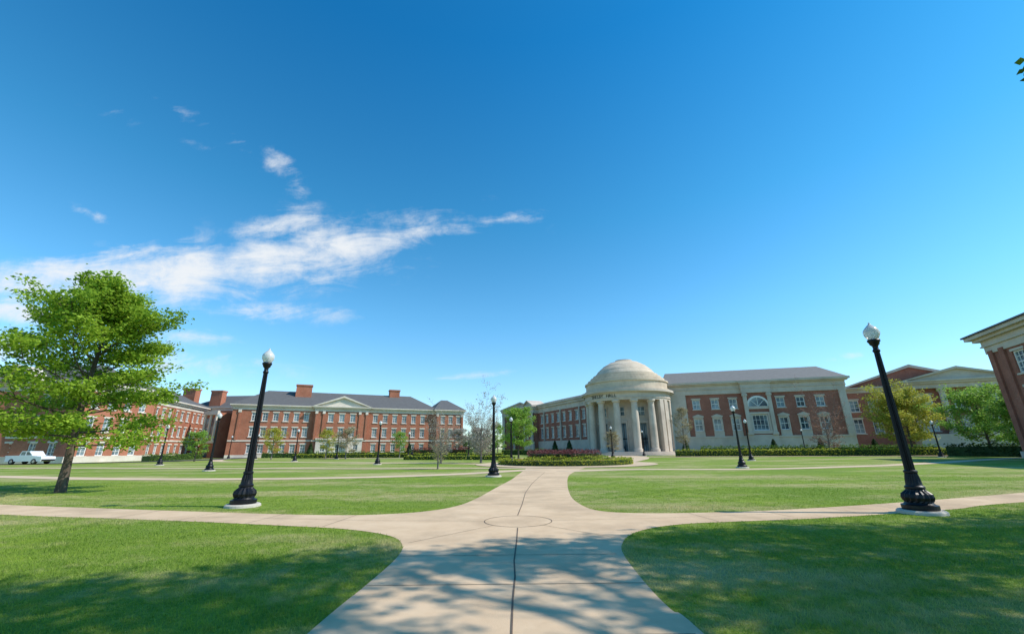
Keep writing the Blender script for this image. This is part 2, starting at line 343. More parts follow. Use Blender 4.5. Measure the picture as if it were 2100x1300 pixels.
strip('side_path',[(-110,44),(-60,36),(-40,32.5),(-26,28),(-14,26.6),(-5,29),(1.5,35)],1.7,.012,'concrete_far')
strip('side_path',[(3.5,32),(9,34),(18,33),(27,35.5),(38,40.5),(65,55.6),(100,70)],1.7,.012,'concrete_far')
strip('side_path',[(0,46),(-8,52),(-25,60),(-48,72),(-60,90)],2.0,.018,'concrete_far')
strip('side_path',[(4,38),(-8,38.5),(-30,43),(-60,50),(-100,60)],1.5,.024,'concrete_far')
strip('side_path',[(11,52),(17,66),(21,80),(23,94)],6.5,.030,'concrete_far')
strip('side_path',[(-40,92),(-10,80),(12,74),(34,76.5),(60,69),(100,62)],2.6,.036,'concrete_far')
flat('plaza_pavement',[(5.5+9.5*math.cos(a),47+9.5*math.sin(a)) for a in np.linspace(0,2*pi,64,endpoint=False)],.042,'concrete_far')
strip('parking_lane',[(-140,64),(-80,64),(-62,78),(-66,108)],6,.048,'asphalt')
j=MB()
def jline(pts,wd=.016,z=.0105):
    for a,b_ in zip(pts[:-1],pts[1:]):
        a=np.array(a,float); b_=np.array(b_,float); d=(b_-a)/np.linalg.norm(b_-a); n_=np.array((-d[1],d[0]))*wd/2
        q_=[a-n_,b_-n_,b_+n_,a+n_]; j.face([(x[0],x[1],z) for x in q_])
jline([(-.06,-5),(-.03,4.5),(-.02,5.3),(.01,6.2),(.0,7),(.05,8.4),(.08,9.7)],.022)
jline([(.1,11.45),(.25,13.5),(.45,17),(.85,21),(1.5,26),(2.2,31)],.022)
for y_ in (2.9,4.38,5.87,7.35): jline([(-1.83,y_),(1.62,y_+.02)],.012)
for y_,a,b_ in ((13.6,-1.6,1.95),(15.5,-1.2,1.98),(17.4,-.95,2.1),(19.3,-.7,2.3),(21.5,-.4,2.55),(24,-.1,2.9),(26.5,.15,3.25),(29,.35,3.7)): jline([(a,y_),(b_,y_)],.014)
jline([(.1+.78*math.cos(a),10.58+.78*math.sin(a)) for a in np.linspace(0,2*pi,40)],.02)
jline([(-.68,10.6),(-3.2,10.8),(-8,11.6)],.01); jline([(.88,10.6),(3.4,10.8),(7.5,11.5)],.01)
jline([(-.45,10),(-1.9,8.3)],.01); jline([(.65,10),(1.9,8.6)],.01)
for k in range(8):
    x=-4.2-2*k; yc=10.0+ (-x-4.2)*.23; jline([(x,yc+.05),(x+.15,yc+1.7)],.012)
    x=4.6+2*k; yc=10.15+(x-4.6)*.29; jline([(x,yc+.1),(x-.15,yc+1.4)],.012)
j.build('path_joints','joint')
# ------------------------------------------------------------ near grass blades
def pip(px,py,poly):
    ins=np.zeros(len(px),bool); n_=len(poly)
    for i in range(n_):
        x1,y1=poly[i]; x2,y2=poly[(i+1)%n_]
        if y1==y2: continue
        c=((y1>py)!=(y2>py))&(px<(x2-x1)*(py-y1)/(y2-y1)+x1); ins^=c
    return ins
def mesh_np(name,verts,faces_n,k,mat,parent=None,smooth=False):
    me=bpy.data.meshes.new(name); nv=len(verts); nf=faces_n
    me.vertices.add(nv); me.vertices.foreach_set('co',verts.astype(np.float32).ravel())
    me.loops.add(nf*k); me.loops.foreach_set('vertex_index',np.arange(nf*k,dtype=np.int32))
    me.polygons.add(nf); me.polygons.foreach_set('loop_start',np.arange(0,nf*k,k,dtype=np.int32)); me.polygons.foreach_set('loop_total',np.full(nf,k,dtype=np.int32))
    me.update(calc_edges=True); me.materials.append(MATS[mat]); o=bpy.data.objects.new(name,me); link(o,parent); return o
bl=[]
for (y0,y1,dn,hh,ww) in ((3.2,6,2600,.040,.007),(6,9,1500,.038,.010),(9,13,750,.034,.014),(13,18,300,.028,.018),(18,26,110,.022,.025)):
    xm=1.35*y1+1; n_=int((y1-y0)*2*xm*dn)
    px=rng.uniform(-xm,xm,n_); py=rng.uniform(y0,y1,n_)
    ok=(np.abs(px)<1.3*py+1.2)&(~pip(px,py,main)); px=px[ok];py=py[ok]; n_=len(px)
    a=rng.uniform(0,2*pi,n_); hgt=hh*rng.uniform(.4,1.2,n_)*(1+.35*np.sin(px*1.7+np.sin(py*2.3))*np.sin(py*1.9+px*.6)); wd=ww*rng.uniform(.6,1.2,n_); la=rng.uniform(0,2*pi,n_); ln=hgt*rng.uniform(.2,1.1,n_)
    v=np.zeros((n_,3,3)); v[:,0]=np.stack([px-np.cos(a)*wd/2,py-np.sin(a)*wd/2,np.zeros(n_)],1); v[:,1]=np.stack([px+np.cos(a)*wd/2,py+np.sin(a)*wd/2,np.zeros(n_)],1); v[:,2]=np.stack([px+np.cos(la)*ln,py+np.sin(la)*ln,hgt],1)
    bl.append(v.reshape(-1,3))
bl=np.concatenate(bl); mesh_np('lawn_grass',bl,len(bl)//3,3,'grass_blade')
# ------------------------------------------------------------ lamps
def lamp(x,y,H=4.9,detail=True):
    e_=empty('street_lamp',(x,y,0)); k=H/4.9
    n_=32 if detail else 12
    mb=MB(); lathe(mb,0,0,[(0,.09),(.44,.09),(.48,.06),(.49,.001)][::-1],n_,smooth=False); mb.build('concrete_footing','plinth',e_,True)
    mb=MB()
    lathe(mb,0,0,[(r_,z_*k) for r_,z_ in [(.35,.09),(.36,.13),(.36,.20),(.30,.22),(.27,.26),(.30,.30),(.32,.37),(.30,.45),(.22,.52),(.185,.56),(.20,.58),(.20,.62),(.165,.65)]],n_,smooth=not detail,flute=(.27*k,.53*k,.12))
    lathe(mb,0,0,[(r_,z_*k) for r_,z_ in [(.165,.65),(.15,.80),(.125,.93),(.14,.95),(.14,.99),(.11,1.01)]],n_,smooth=not detail,flute=(.66*k,.94*k,.16))
    lathe(mb,0,0,[(.108,1.01*k),(.066,4.05*k)],24 if detail else 12,smooth=not detail,flute=(.99*k,4.1*k,.25))
    lathe(mb,0,0,[(r_,z_*k) for r_,z_ in [(.066,4.05),(.085,4.07),(.085,4.11),(.062,4.14),(.066,4.22),(.11,4.27),(.12,4.32),(.145,4.35),(.145,4.40),(0,4.40)]],n_)
    mb.build('iron_post','lamp_black',e_,True)
    mb=MB(); lathe(mb,0,0,[(r_,4.40*k+z_) for r_,z_ in [(.10,0.002),(.13,.04),(.175,.13),(.19,.20),(.18,.27),(.14,.33),(.125,.345),(.08,.40),(.035,.44),(.022,.46),(.028,.48),(.0,.51)]],n_); mb.build('acorn_globe','globe',e_,True)
    return e_
for i,(x,y) in enumerate([(-8.2,13.65),(10.05,11.2),(-1.2,26.7),(-26,37.6),(18.2,35),(28.8,53),(-44,54.5),(-34,68),(-15.5,50),(-34,84),(-.2,46),(15.5,68),(25.5,85),(57,85),(-20,83),(-62,95),(-8,78),(58.7,60),(-52,88)]):
    lamp(x,y,4.9,i<3)
# ------------------------------------------------------------ left brick building
def wins(cs,zs,wd,hs):
    return [(c-wd/2,c+wd/2,z-h_/2,z+h_/2) for c in cs for z,h_ in zip(zs,hs)]
B=Bld('brick_hall'); B.swap={'stone':'stone_white'}; fr=FR(-70.5,106.3,.908,.42)
LW=[4.9,7.3,9.7,12.1,14.5,16.9]; CW=[22.9,25.7,28.5]; RW=[34.6,37.3,40.0,42.7,45.4,48.1]; PW=[54.0,56.4,58.8]
zs=(10.0,6.2,2.1); hs=(2.1,2.3,2.1)
B.facade(fr,20-1.2,0,11.7,wins(LW,zs,1.25,hs),'brick',a0=0)
B.facade(fr,13.8,0,11.7,wins(CW,zs[:2],1.35,hs[:2]),'brick',o=.9,a0=18.8)
B.facade(fr,19.3,0,11.7,wins(RW,zs,1.25,hs),'brick',a0=32.6)
B.facade(fr,8.5,0,11.7,wins(PW,zs,1.2,hs),'brick',o=1.0,a0=51.9)
for a,b_,o_ in ((0,18.8,0),(18.8,32.6,.9),(32.6,51.9,0),(51.9,60.4,1.0)):
    B.box(fr,a,b_,o_+.003,o_+.12,3.9,4.25,'stone'); B.box(fr,a,b_,o_+.003,o_+.18,0,.7,'stone')
    B.cornice(fr,a+(.0),b_,11.7,13.0,'stone',o=o_,proj=.8 if o_ else .75,back=.8)
for a,o_ in ((1.6,0),(19.3,.9),(21.1,.9),(30.3,.9),(32.1,.9),(52.3,1),(60.0,1)):
    B.box(fr,a-.22,a+.22,o_+.004,o_+.22,4.25,11.7,'brick'); B.box(fr,a-.35,a+.35,o_+.005,o_+.3,11.0,11.7,'stone')
for a in (18.8,32.6,51.9): 
    B.box(fr,a-.02,a+.01,-.5,.9,0,11.7,'brick')
B.facade(fr,11.6,0,4.25,[(24.7,26.7,.15,3.2)]+wins([21.6,29.8],(2.2,),1.2,(1.8,)),'stone',o=1.3,a0=19.9,sill=None)
B.box(fr,19.7,31.7,.95,1.55,4.25,4.7,'stone')
for a in (23.7,27.7): B.box(fr,a-.3,a+.3,1.3,1.75,0,3.6,'stone')
B.box(fr,23.1,28.3,1.302,1.9,3.6,4.2,'stone')
B.pediment(fr,18.6,32.8,-2,1.5,13.0,15.6,'stone','stone',.45)
B.hip(fr,-.6,52.6,-16,.6,13.03,17.6,7,'roof'); B.hip(fr,51.0,61,-13,1.8,13.06,16.6,4,'roof')
B.ext(fr,[(18.4,13.03),(33.0,13.03),(25.7,15.9)],-7,-1.9,'roof')
for a,o_,wd in ((15.3,-5.5,4.0),(40.5,-7.5,3.0)):
    B.box(fr,a-wd/2,a+wd/2,o_-1,o_+1,13.5,18.9,'brick'); B.box(fr,a-wd/2-.15,a+wd/2+.15,o_-1.15,o_+1.15,18.9,19.3,'brick')
B.box(fr,-.05,60.35,-16,-.9,0,11.72,'brick')
B.finish()
B=Bld('brick_hall'); B.swap={'stone':'stone_white'}; fr=FR(-74,74,-.267,.964)
LWs=[3+3.05*k for k in range(15)]
B.facade(fr,48.8,0,11.7,wins(LWs,zs,1.45,hs),'brick')
B.box(fr,0,48.8,.003,.12,3.9,4.25,'stone'); B.box(fr,0,48.8,.003,.18,0,.9,'stone'); B.cornice(fr,0,48.8,11.7,13.2,'stone',proj=.8)
for a in (.5,11,20.2,29.3,38.5,48.3): B.box(fr,a-.25,a+.25,.004,.24,4.25,11.7,'brick')
B.box(fr,0,48.8,-15,-.4,0,11.6,'brick'); B.hip(fr,-.6,49.4,-15.6,.6,13.23,17.3,6,'roof')
B.facade(FR(-87,120.5,.95,-.05),22,0,12.6,wins([3,6,9,12,15],zs,1.3,hs),'brick'); fr2=FR(-87,120.5,.95,-.05)
B.cornice(fr2,0,22,12.6,13.6,'stone',proj=.6); B.hip(fr2,-6,24,-12,.5,13.63,17.5,6,'roof')
for (x,y,wd) in ((-90,117,3.4),(-85.5,121.5,3.2)):
    f3=FR(x,y,1,0); B.box(f3,-wd/2,wd/2,-1,1,13,18.0,'brick'); B.box(f3,-wd/2-.15,wd/2+.15,-1.15,1.15,18.0,18.4,'brick')
f3=FR(-80.5,111,.93,-.36); B.box(f3,0,5,-6,0,0,11.2,'brick')
for a in (.4,2.5,4.6): B.box(f3,a-.25,a+.25,.003,.35,4.2,10.6,'stone')
B.box(f3,-.2,5.2,-.1,.5,10.6,11.6,'stone'); B.box(f3,-.2,5.2,.003,.3,3.6,4.2,'stone'); B.box(f3,1.6,3.4,.004,.1,.2,3.2,'glass'); B.box(f3,.9,1.9,.004,.06,5,9.8,'glass'); B.box(f3,3.1,4.1,.004,.06,5,9.8,'glass')
fp=FR(-99,72.2,1,-.06); B.facade(fp,26.3,0,11.7,wins([2.5,5.5,9.6,12.6,15.6,20,23.5],zs,1.4,hs),'brick')
B.box(fp,0,26.3,.003,.15,0,1.0,'stone'); B.box(fp,0,26.3,.003,.12,3.9,4.25,'stone'); B.cornice(fp,0,26.3,11.7,13.25,'stone',proj=.8,back=13.5); B.pediment(fp,7,18.5,-3,.6,13.25,16.0,'stone','stone',.5); B.hip(fp,-1,27,-14,.6,13.27,17.4,6,'roof'); B.box(fp,0,26.0,-13.8,-.4,0,11.65,'brick')
x_,y_,_z=fp.P(26.3,0,0); fe=FR(x_,y_,.06,1); B.facade(fe,14,0,11.7,wins([2.4,5.4,8.4,11.4],zs,1.4,hs),'brick'); B.box(fe,0.2,14,.003,.12,3.9,4.25,'stone'); B.box(fe,.2,14,.003,.15,0,1,'stone')
for a in (.4,7.6,18.0,25.9): B.box(fp,a-.3,a+.3,.004,.3,4.25,11.7,'brick')
fq=FR(-150,82,1,-.12); B.facade(fq,50,0,11.7,wins([3+3.2*k for k in range(15)],zs,1.4,hs),'brick'); B.cornice(fq,0,50,11.7,13.2,'stone',proj=.8); B.hip(fq,-1,51,-14,.6,13.24,17.4,6,'roof'); B.box(fq,0,50,-14,-.4,0,11.6,'brick')
B.finish()
# ------------------------------------------------------------ domed hall
B=Bld('domed_hall'); fr=FR(39.4,98.9,.966,-.258)
UW=[3.4,7.4,11.2,20.8,24.7,28.5]
ops=[(c-.85,c+.85,9.9,12.1) for c in UW]+[(c-.85,c+.85,5.1,7.8) for c in UW]
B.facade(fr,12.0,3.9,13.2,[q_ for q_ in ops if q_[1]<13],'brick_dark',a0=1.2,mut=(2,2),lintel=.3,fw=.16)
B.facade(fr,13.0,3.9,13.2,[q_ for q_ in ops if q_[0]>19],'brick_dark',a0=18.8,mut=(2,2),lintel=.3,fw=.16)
B.facade(fr,5.6,3.9,13.2,[(14.4,17.6,5.0,8.4)],'brick_dark',a0=13.2,o=.6,mut=(4,3),fw=.2)
for c in UW:
    B.box(fr,c-1.05,c-.85,.004,.10,5.1,7.8,'stone'); B.box(fr,c+.85,c+1.05,.004,.10,5.1,7.8,'stone'); B.box(fr,c-1.2,c+1.2,.006,.2,8.1,8.35,'stone')
    B.ext(fr,[(c-1.2,8.35),(c+1.2,8.35),(c,8.8)],.006,.2,'stone')
    B.box(fr,c-1.05,c+1.05,.008,.1,3.9,4.9,'stone')
pts=[(16+1.9*math.cos(a),10.2+1.9*math.sin(a)) for a in np.linspace(0,pi,17)]
B.ext(fr,pts,.5,.66,'glass')
for a,b_ in zip(np.linspace(0,pi,17)[:-1],np.linspace(0,pi,17)[1:]):
    B.ext(fr,[(16+1.9*math.cos(a),10.2+1.9*math.sin(a)),(16+2.3*math.cos(a),10.2+2.3*math.sin(a)),(16+2.3*math.cos(b_),10.2+2.3*math.sin(b_)),(16+1.9*math.cos(b_),10.2+1.9*math.sin(b_))],.602,.82,'white_trim')
B.box(fr,13.96,18.04,.602,.85,9.6,10.2,'stone')
for a in (pi/4,pi/2,3*pi/4):
    dx,dz=math.cos(a),math.sin(a); B.ext(fr,[(16-dz*.05,10.2+dx*.05),(16+dz*.05,10.2-dx*.05),(16+dx*1.9+dz*.05,10.2+dz*1.9-dx*.05),(16+dx*1.9-dz*.05,10.2+dz*1.9+dx*.05)],.661,.72,'white_trim')
B.box(fr,14.0,14.4,.604,.8,4.6,8.5,'stone'); B.box(fr,17.6,18.0,.604,.8,4.6,8.5,'stone'); B.box(fr,13.96,18.04,.606,.85,8.5,8.9,'stone'); B.box(fr,13.96,18.04,.606,.85,4.3,4.9,'stone')
B.box(fr,0,33.5,-.5,.16,0,3.9,'stone'); B.box(fr,13.0,19.0,.161,.8,0,4.1,'stone'); B.box(fr,0,33.5,.161,.3,3.55,3.9,'stone')
B.box(fr,-3,1.2,-.5,.25,3.9,13.2,'stone')
for a in (13.55,18.45): 
    B.box(fr,a-.38,a+.38,.605,1.0,4.1,13.2,'stone'); B.box(fr,a-.55,a+.55,.605,1.1,12.5,13.0,'stone'); B.box(fr,a-.55,a+.55,.605,1.15,4.1,4.6,'stone')
B.box(fr,32.2,33.5,-.5,.35,3.9,13.2,'stone'); B.box(fr,31.8,32.2,-.5,.0,3.9,13.2,'brick_dark')
B.box(fr,13.2,18.8,-.4,.29,3.95,13.2,'brick_dark')
B.box(fr,-3,33.5,-18,-.6,0,13.2,'stone')
B.cornice(fr,-3,33.5,13.2,16,'stone',o=.1,proj=1.0,back=1.0,steps=((0,.38,.2),(.38,.42,.35),(.42,.74,.25),(.74,.84,.7),(.84,1,1.05)))
B.cornice(fr,13.1,18.9,13.2,15.98,'stone',o=.9,proj=.6,back=.8,steps=((0,.38,.2),(.38,.42,.35),(.42,.74,.25),(.74,.84,.7),(.84,.97,1.0)))
P=fr.P; mb=B.m('roof_light')
E0,E1=P(-3.5,1.0,16.02),P(34.2,1.0,16.02); T0,T1=P(-2,-8,19.8),P(32.3,-8,19.8); K0,K1=P(-3.5,-17,16.02),P(34.2,-17,16.02)
mb.face([E0,E1,T1,T0]); mb.face([T0,T1,K1,K0]); mb.face([E1,K1,T1]); mb.face([K0,E0,T0])
fl=FR(5.9,152.5,.41,-.91); Lq=44
wn=[9.5+3.6*k for k in range(9)]
B.facade(fl,Lq-7,3.9,13.2,[(c-.8,c+.8,9.6,12.2) for c in wn]+[(c-.8,c+.8,4.8,8.0) for c in wn],'brick_dark',a0=7,mut=(2,3))
B.facade(fl,7,3.9,13.2,[(c-.8,c+.8,9.6,12.2) for c in (2.2,4.8)]+[(c-.8,c+.8,4.8,8.0) for c in (2.2,4.8)],'brick_dark',o=2,mut=(2,3))
for c in wn[::3]: B.box(fl,c+1.6,c+2.0,.004,.4,3.9,13.2,'stone')
for a in (.5,6.5): B.box(fl,a-.4,a+.4,2.004,2.4,3.9,13.2,'stone')
B.box(fl,0,7,0,1.7,0,13.2,'brick_dark'); B.box(fl,-.05,7.05,1.7,2.2,0,3.9,'stone'); B.box(fl,0,Lq,-.3,.2,0,3.9,'stone'); B.box(fl,0,Lq,-16,-.4,0,13.2,'brick_dark')
B.cornice(fl,7,Lq,13.2,15.9,'stone',proj=1.0,back=1); B.cornice(fl,0,7,13.2,15.95,'stone',o=2,proj=1.0,back=2.2); B.pediment(fl,-.3,7.3,-3,2.6,15.95,17.6,'stone','stone',.4); B.hip(fl,0,Lq,-16,.6,15.93,18,6,'roof_light')
f5=FR(-4,160,.98,-.2); B.box(f5,0,14,-14,0,0,13,'brick_dark'); B.cornice(f5,0,14,13,15.5,'stone'); B.pediment(f5,0,14,-4,.5,15.5,18.0,'stone','stone',.5); 
for a in (.6,4.6,9.4,13.4): B.box(f5,a-.4,a+.4,.004,.5,0,13,'stone')
cx,cy=28.0,103.0; ph0=math.atan2(-.965,-.262)
ra=lambda d:ph0+math.radians(d)
st=B.m('stone')
for i,(r_,z_) in enumerate([(13.4,.16),(13.0,.32),(12.6,.48),(12.2,.64),(11.8,.80)]): lathe(st,cx,cy,[(r_,z_-.16+.001*i),(r_,z_),(0.5,z_)],64,smooth=False)
lathe(st,cx,cy,[(6.9,.8),(6.9,12.0)],64,smooth=True)
ringblock(st,cx,cy,6.9,10.1,11.9,13.4,0,2*pi,72)
ringblock(st,cx,cy,6.9,10.25,12.3,12.42,0,2*pi,72)
ringblock(st,cx,cy,6.9,10.5,13.4,13.65,0,2*pi,72)
ringblock(st,cx,cy,6.9,10.95,13.65,14.15,0,2*pi,72)
dm=B.m('stone_dome')
lathe(dm,cx,cy,[(10.1,14.16),(10.1,14.6),(9.7,14.62),(9.7,16.1),(9.95,16.2),(9.95,16.55),(9.2,16.6),(9.2,17.25),(9.0,17.3),(8.5,17.32),(8.5,17.9),(8.3,17.95),(7.8,17.97),(7.8,18.5),(7.5,18.55)],72,smooth=False)
Rs=(7.4**2+4.0**2)/(2*4.0); z0_=18.5+4.0-Rs; t1=math.asin(7.4/Rs)
dome=[(Rs*math.sin(t),z0_+Rs*math.cos(t)) for t in np.linspace(t1,.22,16)]
lathe(dm,cx,cy,dome,72); rr,zz=dome[-1]
lathe(dm,cx,cy,[(2.05,zz-.15),(2.05,zz+.22),(1.8,zz+.26),(.9,zz+.42),(0.01,zz+.46)],40,smooth=False)
for zi in (3,7,11):
    r_,z_=dome[zi]; lathe(dm,cx,cy,[(r_+.02,z_-.10),(r_+.07,z_-.06),(r_+.02,z_+.06)],72)
for d in (-87,-63,-39,-15,9,33):
    a=ra(d); x,y=cx+9.3*math.cos(a),cy+9.3*math.sin(a)
    lathe(st,x,y,[(1.0,.8),(1.0,1.1),(.95,1.12),(.98,1.25),(.95,1.38),(.82,1.42),(.80,1.5),(.80,4.5),(.76,8),(.68,11.0),(.74,11.02),(.74,11.12),(.68,11.14),(.7,11.3),(.9,11.5),(.98,11.55),(.98,11.9)],24)
ringblock(st,cx,cy,6.0,9.75,.8,11.9,ra(46),ra(100),24)
ringblock(st,cx,cy,6.0,9.75,.8,11.9,ra(-150),ra(-100),24)
for d in (48,57,72,-102):
    a=ra(d); fz=FR(cx+9.75*math.cos(a),cy+9.75*math.sin(a),-math.sin(a),math.cos(a)); 
    B.box(fz,-.6,.6,-.4,.35,.8,11.9,'stone')
for d in (-75,-51,-14,23):
    a=ra(d); fz=FR(cx+6.9*math.cos(a),cy+6.9*math.sin(a),-math.sin(a),math.cos(a))
    B.box(fz,-1.1,1.1,-.5,.12,.8,6.9,'glass'); B.box(fz,-1.35,-1.1,-.5,.3,.8,7.1,'stone'); B.box(fz,1.1,1.35,-.5,.3,.8,7.1,'stone'); B.box(fz,-1.5,1.5,-.5,.36,6.9,7.4,'stone')
    for c in (-.5,0,.5): B.box(fz,c-.04,c+.04,.121,.2,.8,6.9,'lamp_black')
    B.box(fz,-1.1,1.1,.122,.2,3.4,3.6,'lamp_black')
    B.box(fz,-.9,.9,-.5,.13,8.6,10.4,'glass'); B.box(fz,-1.1,-.9,-.5,.22,8.4,10.6,'stone'); B.box(fz,.9,1.1,-.5,.22,8.4,10.6,'stone'); B.box(fz,-.04,.04,.131,.18,8.6,10.4,'white_trim'); B.box(fz,-.9,.9,.131,.175,9.45,9.55,'white_trim')
par=B.finish()
txt="SHELBY HALL"; 
offs=[0,1,2,3,3.9,4.9,6.1,7.2,8.2,9.2,10.1]
for i,(ch,of) in enumerate(zip(txt,offs)):
    if ch==' ': continue
    d=-50+of*3.55; a=ra(d)
    cu=bpy.data.curves.new('letter','FONT'); cu.body=ch; cu.size=1.05; cu.extrude=.04; cu.align_x='CENTER'; cu.materials.append(MATS['letter_metal'])
    o=bpy.data.objects.new('letter_%d'%i,cu); link(o,par); o.location=(cx+10.16*math.cos(a),cy+10.16*math.sin(a),12.5+.04); o.rotation_euler=(pi/2,0,a+pi/2)
# ------------------------------------------------------------ gabled hall right
B=Bld('gabled_hall'); fr=FR(76.5,98.4,.916,-.40)
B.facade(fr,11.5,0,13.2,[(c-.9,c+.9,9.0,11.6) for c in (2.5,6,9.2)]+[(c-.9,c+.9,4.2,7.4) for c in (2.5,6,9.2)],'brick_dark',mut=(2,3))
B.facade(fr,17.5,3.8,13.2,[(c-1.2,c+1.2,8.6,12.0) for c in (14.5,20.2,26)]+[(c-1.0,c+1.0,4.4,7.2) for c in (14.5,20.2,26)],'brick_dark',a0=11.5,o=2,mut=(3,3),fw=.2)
B.box(fr,11.5,29,0,2.2,0,3.8,'stone'); B.box(fr,0,40,-16,-.4,0,13.2,'brick_dark'); B.box(fr,11.5,29,-.3,1.6,3.8,13.2,'brick_dark')
for a in (12.3,17.2,23.4,28.3):
    x,y,_=fr.P(a,2.9,0); lathe(B.m('stone'),x,y,[(.8,3.8),(.8,4.2),(.62,4.3),(.6,7),(.5,12.2),(.7,12.6),(.8,13.2)],20)
B.box(fr,11.2,29.3,2.0,4.0,0,3.78,'stone')
B.cornice(fr,11.2,29.3,13.2,14.9,'stone',o=3.3,proj=.9,back=4); B.pediment(fr,11,29.5,-2,3.9,14.9,17.2,'stone','stone',.5)
B.cornice(fr,0,40,13.2,14.4,'stone',o=0,proj=.8,back=1); B.pediment(fr,1.0,28,-16,-1,14.4,18.8,'brick_dark','stone',.6)
B.hip(fr,28,41,-16,.5,14.5,17.4,5,'roof_light')
B.finish()
# ------------------------------------------------------------ near right brick building
B=Bld('brick_building'); fr=FR(61.5,52.6,-.39,-.92)
cw=[5.2,10,15,20]
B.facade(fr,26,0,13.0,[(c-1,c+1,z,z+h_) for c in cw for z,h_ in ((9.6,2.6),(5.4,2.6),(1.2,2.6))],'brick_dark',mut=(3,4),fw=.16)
for a in (.8,2.9): B.box(fr,a-.45,a+.45,.004,.25,.8,13.0,'brick_dark')
B.box(fr,0,26,-22,-.4,0,13.0,'brick_dark'); B.box(fr,-.05,26,.003,.3,0,.8,'stone')
B.cornice(fr,0,26,12.7,15.2,'stone',o=0,proj=1.3,back=1.0,steps=((0,.35,.12),(.35,.42,.3),(.42,.66,.2),(.66,.8,.6),(.8,.96,1.0)))
B.box(fr,-1.5,27,-23,1.5,15.11,15.3,'roof'); B.hip(fr,-1.2,27,-23,1.2,15.31,16.6,8,'roof')
B.finish()
# ------------------------------------------------------------ foliage
def leaves_np(cen,size,asp=.6,up=.5,seed=0):
    r=np.random.default_rng(seed); n_=len(cen)
    nr=r.normal(size=(n_,3)); nr[:,2]=np.abs(nr[:,2])+up; nr/=np.linalg.norm(nr,axis=1)[:,None]
    t=r.normal(size=(n_,3)); a=np.cross(nr,t); a/=np.linalg.norm(a,axis=1)[:,None]; b_=np.cross(nr,a)
    sz=(size*r.uniform(.6,1.3,n_))[:,None]
    v=np.stack([cen-a*sz*.5,cen+b_*sz*asp*.5,cen+a*sz*.5,cen-b_*sz*asp*.5],1)
    return v.reshape(-1,3)
def tube(mb,pts,rad,n_=6):
    pts=[Vector(p_) for p_ in pts]; rings=[]
    for i,p_ in enumerate(pts):
        d=(pts[min(i+1,len(pts)-1)]-pts[max(i-1,0)]).normalized(); a=d.orthogonal().normalized() if i==0 else (a-d*a.dot(d)).normalized(); b_=d.cross(a)
        rings.append([p_+ (a*math.cos(2*pi*k/n_)+b_*math.sin(2*pi*k/n_))*rad[i] for k in range(n_)])
    for i in range(len(rings)-1):
        for k in range(n_):
            k2=(k+1)%n_; mb.face([rings[i][k],rings[i][k2],rings[i+1][k2],rings[i+1][k]],True)
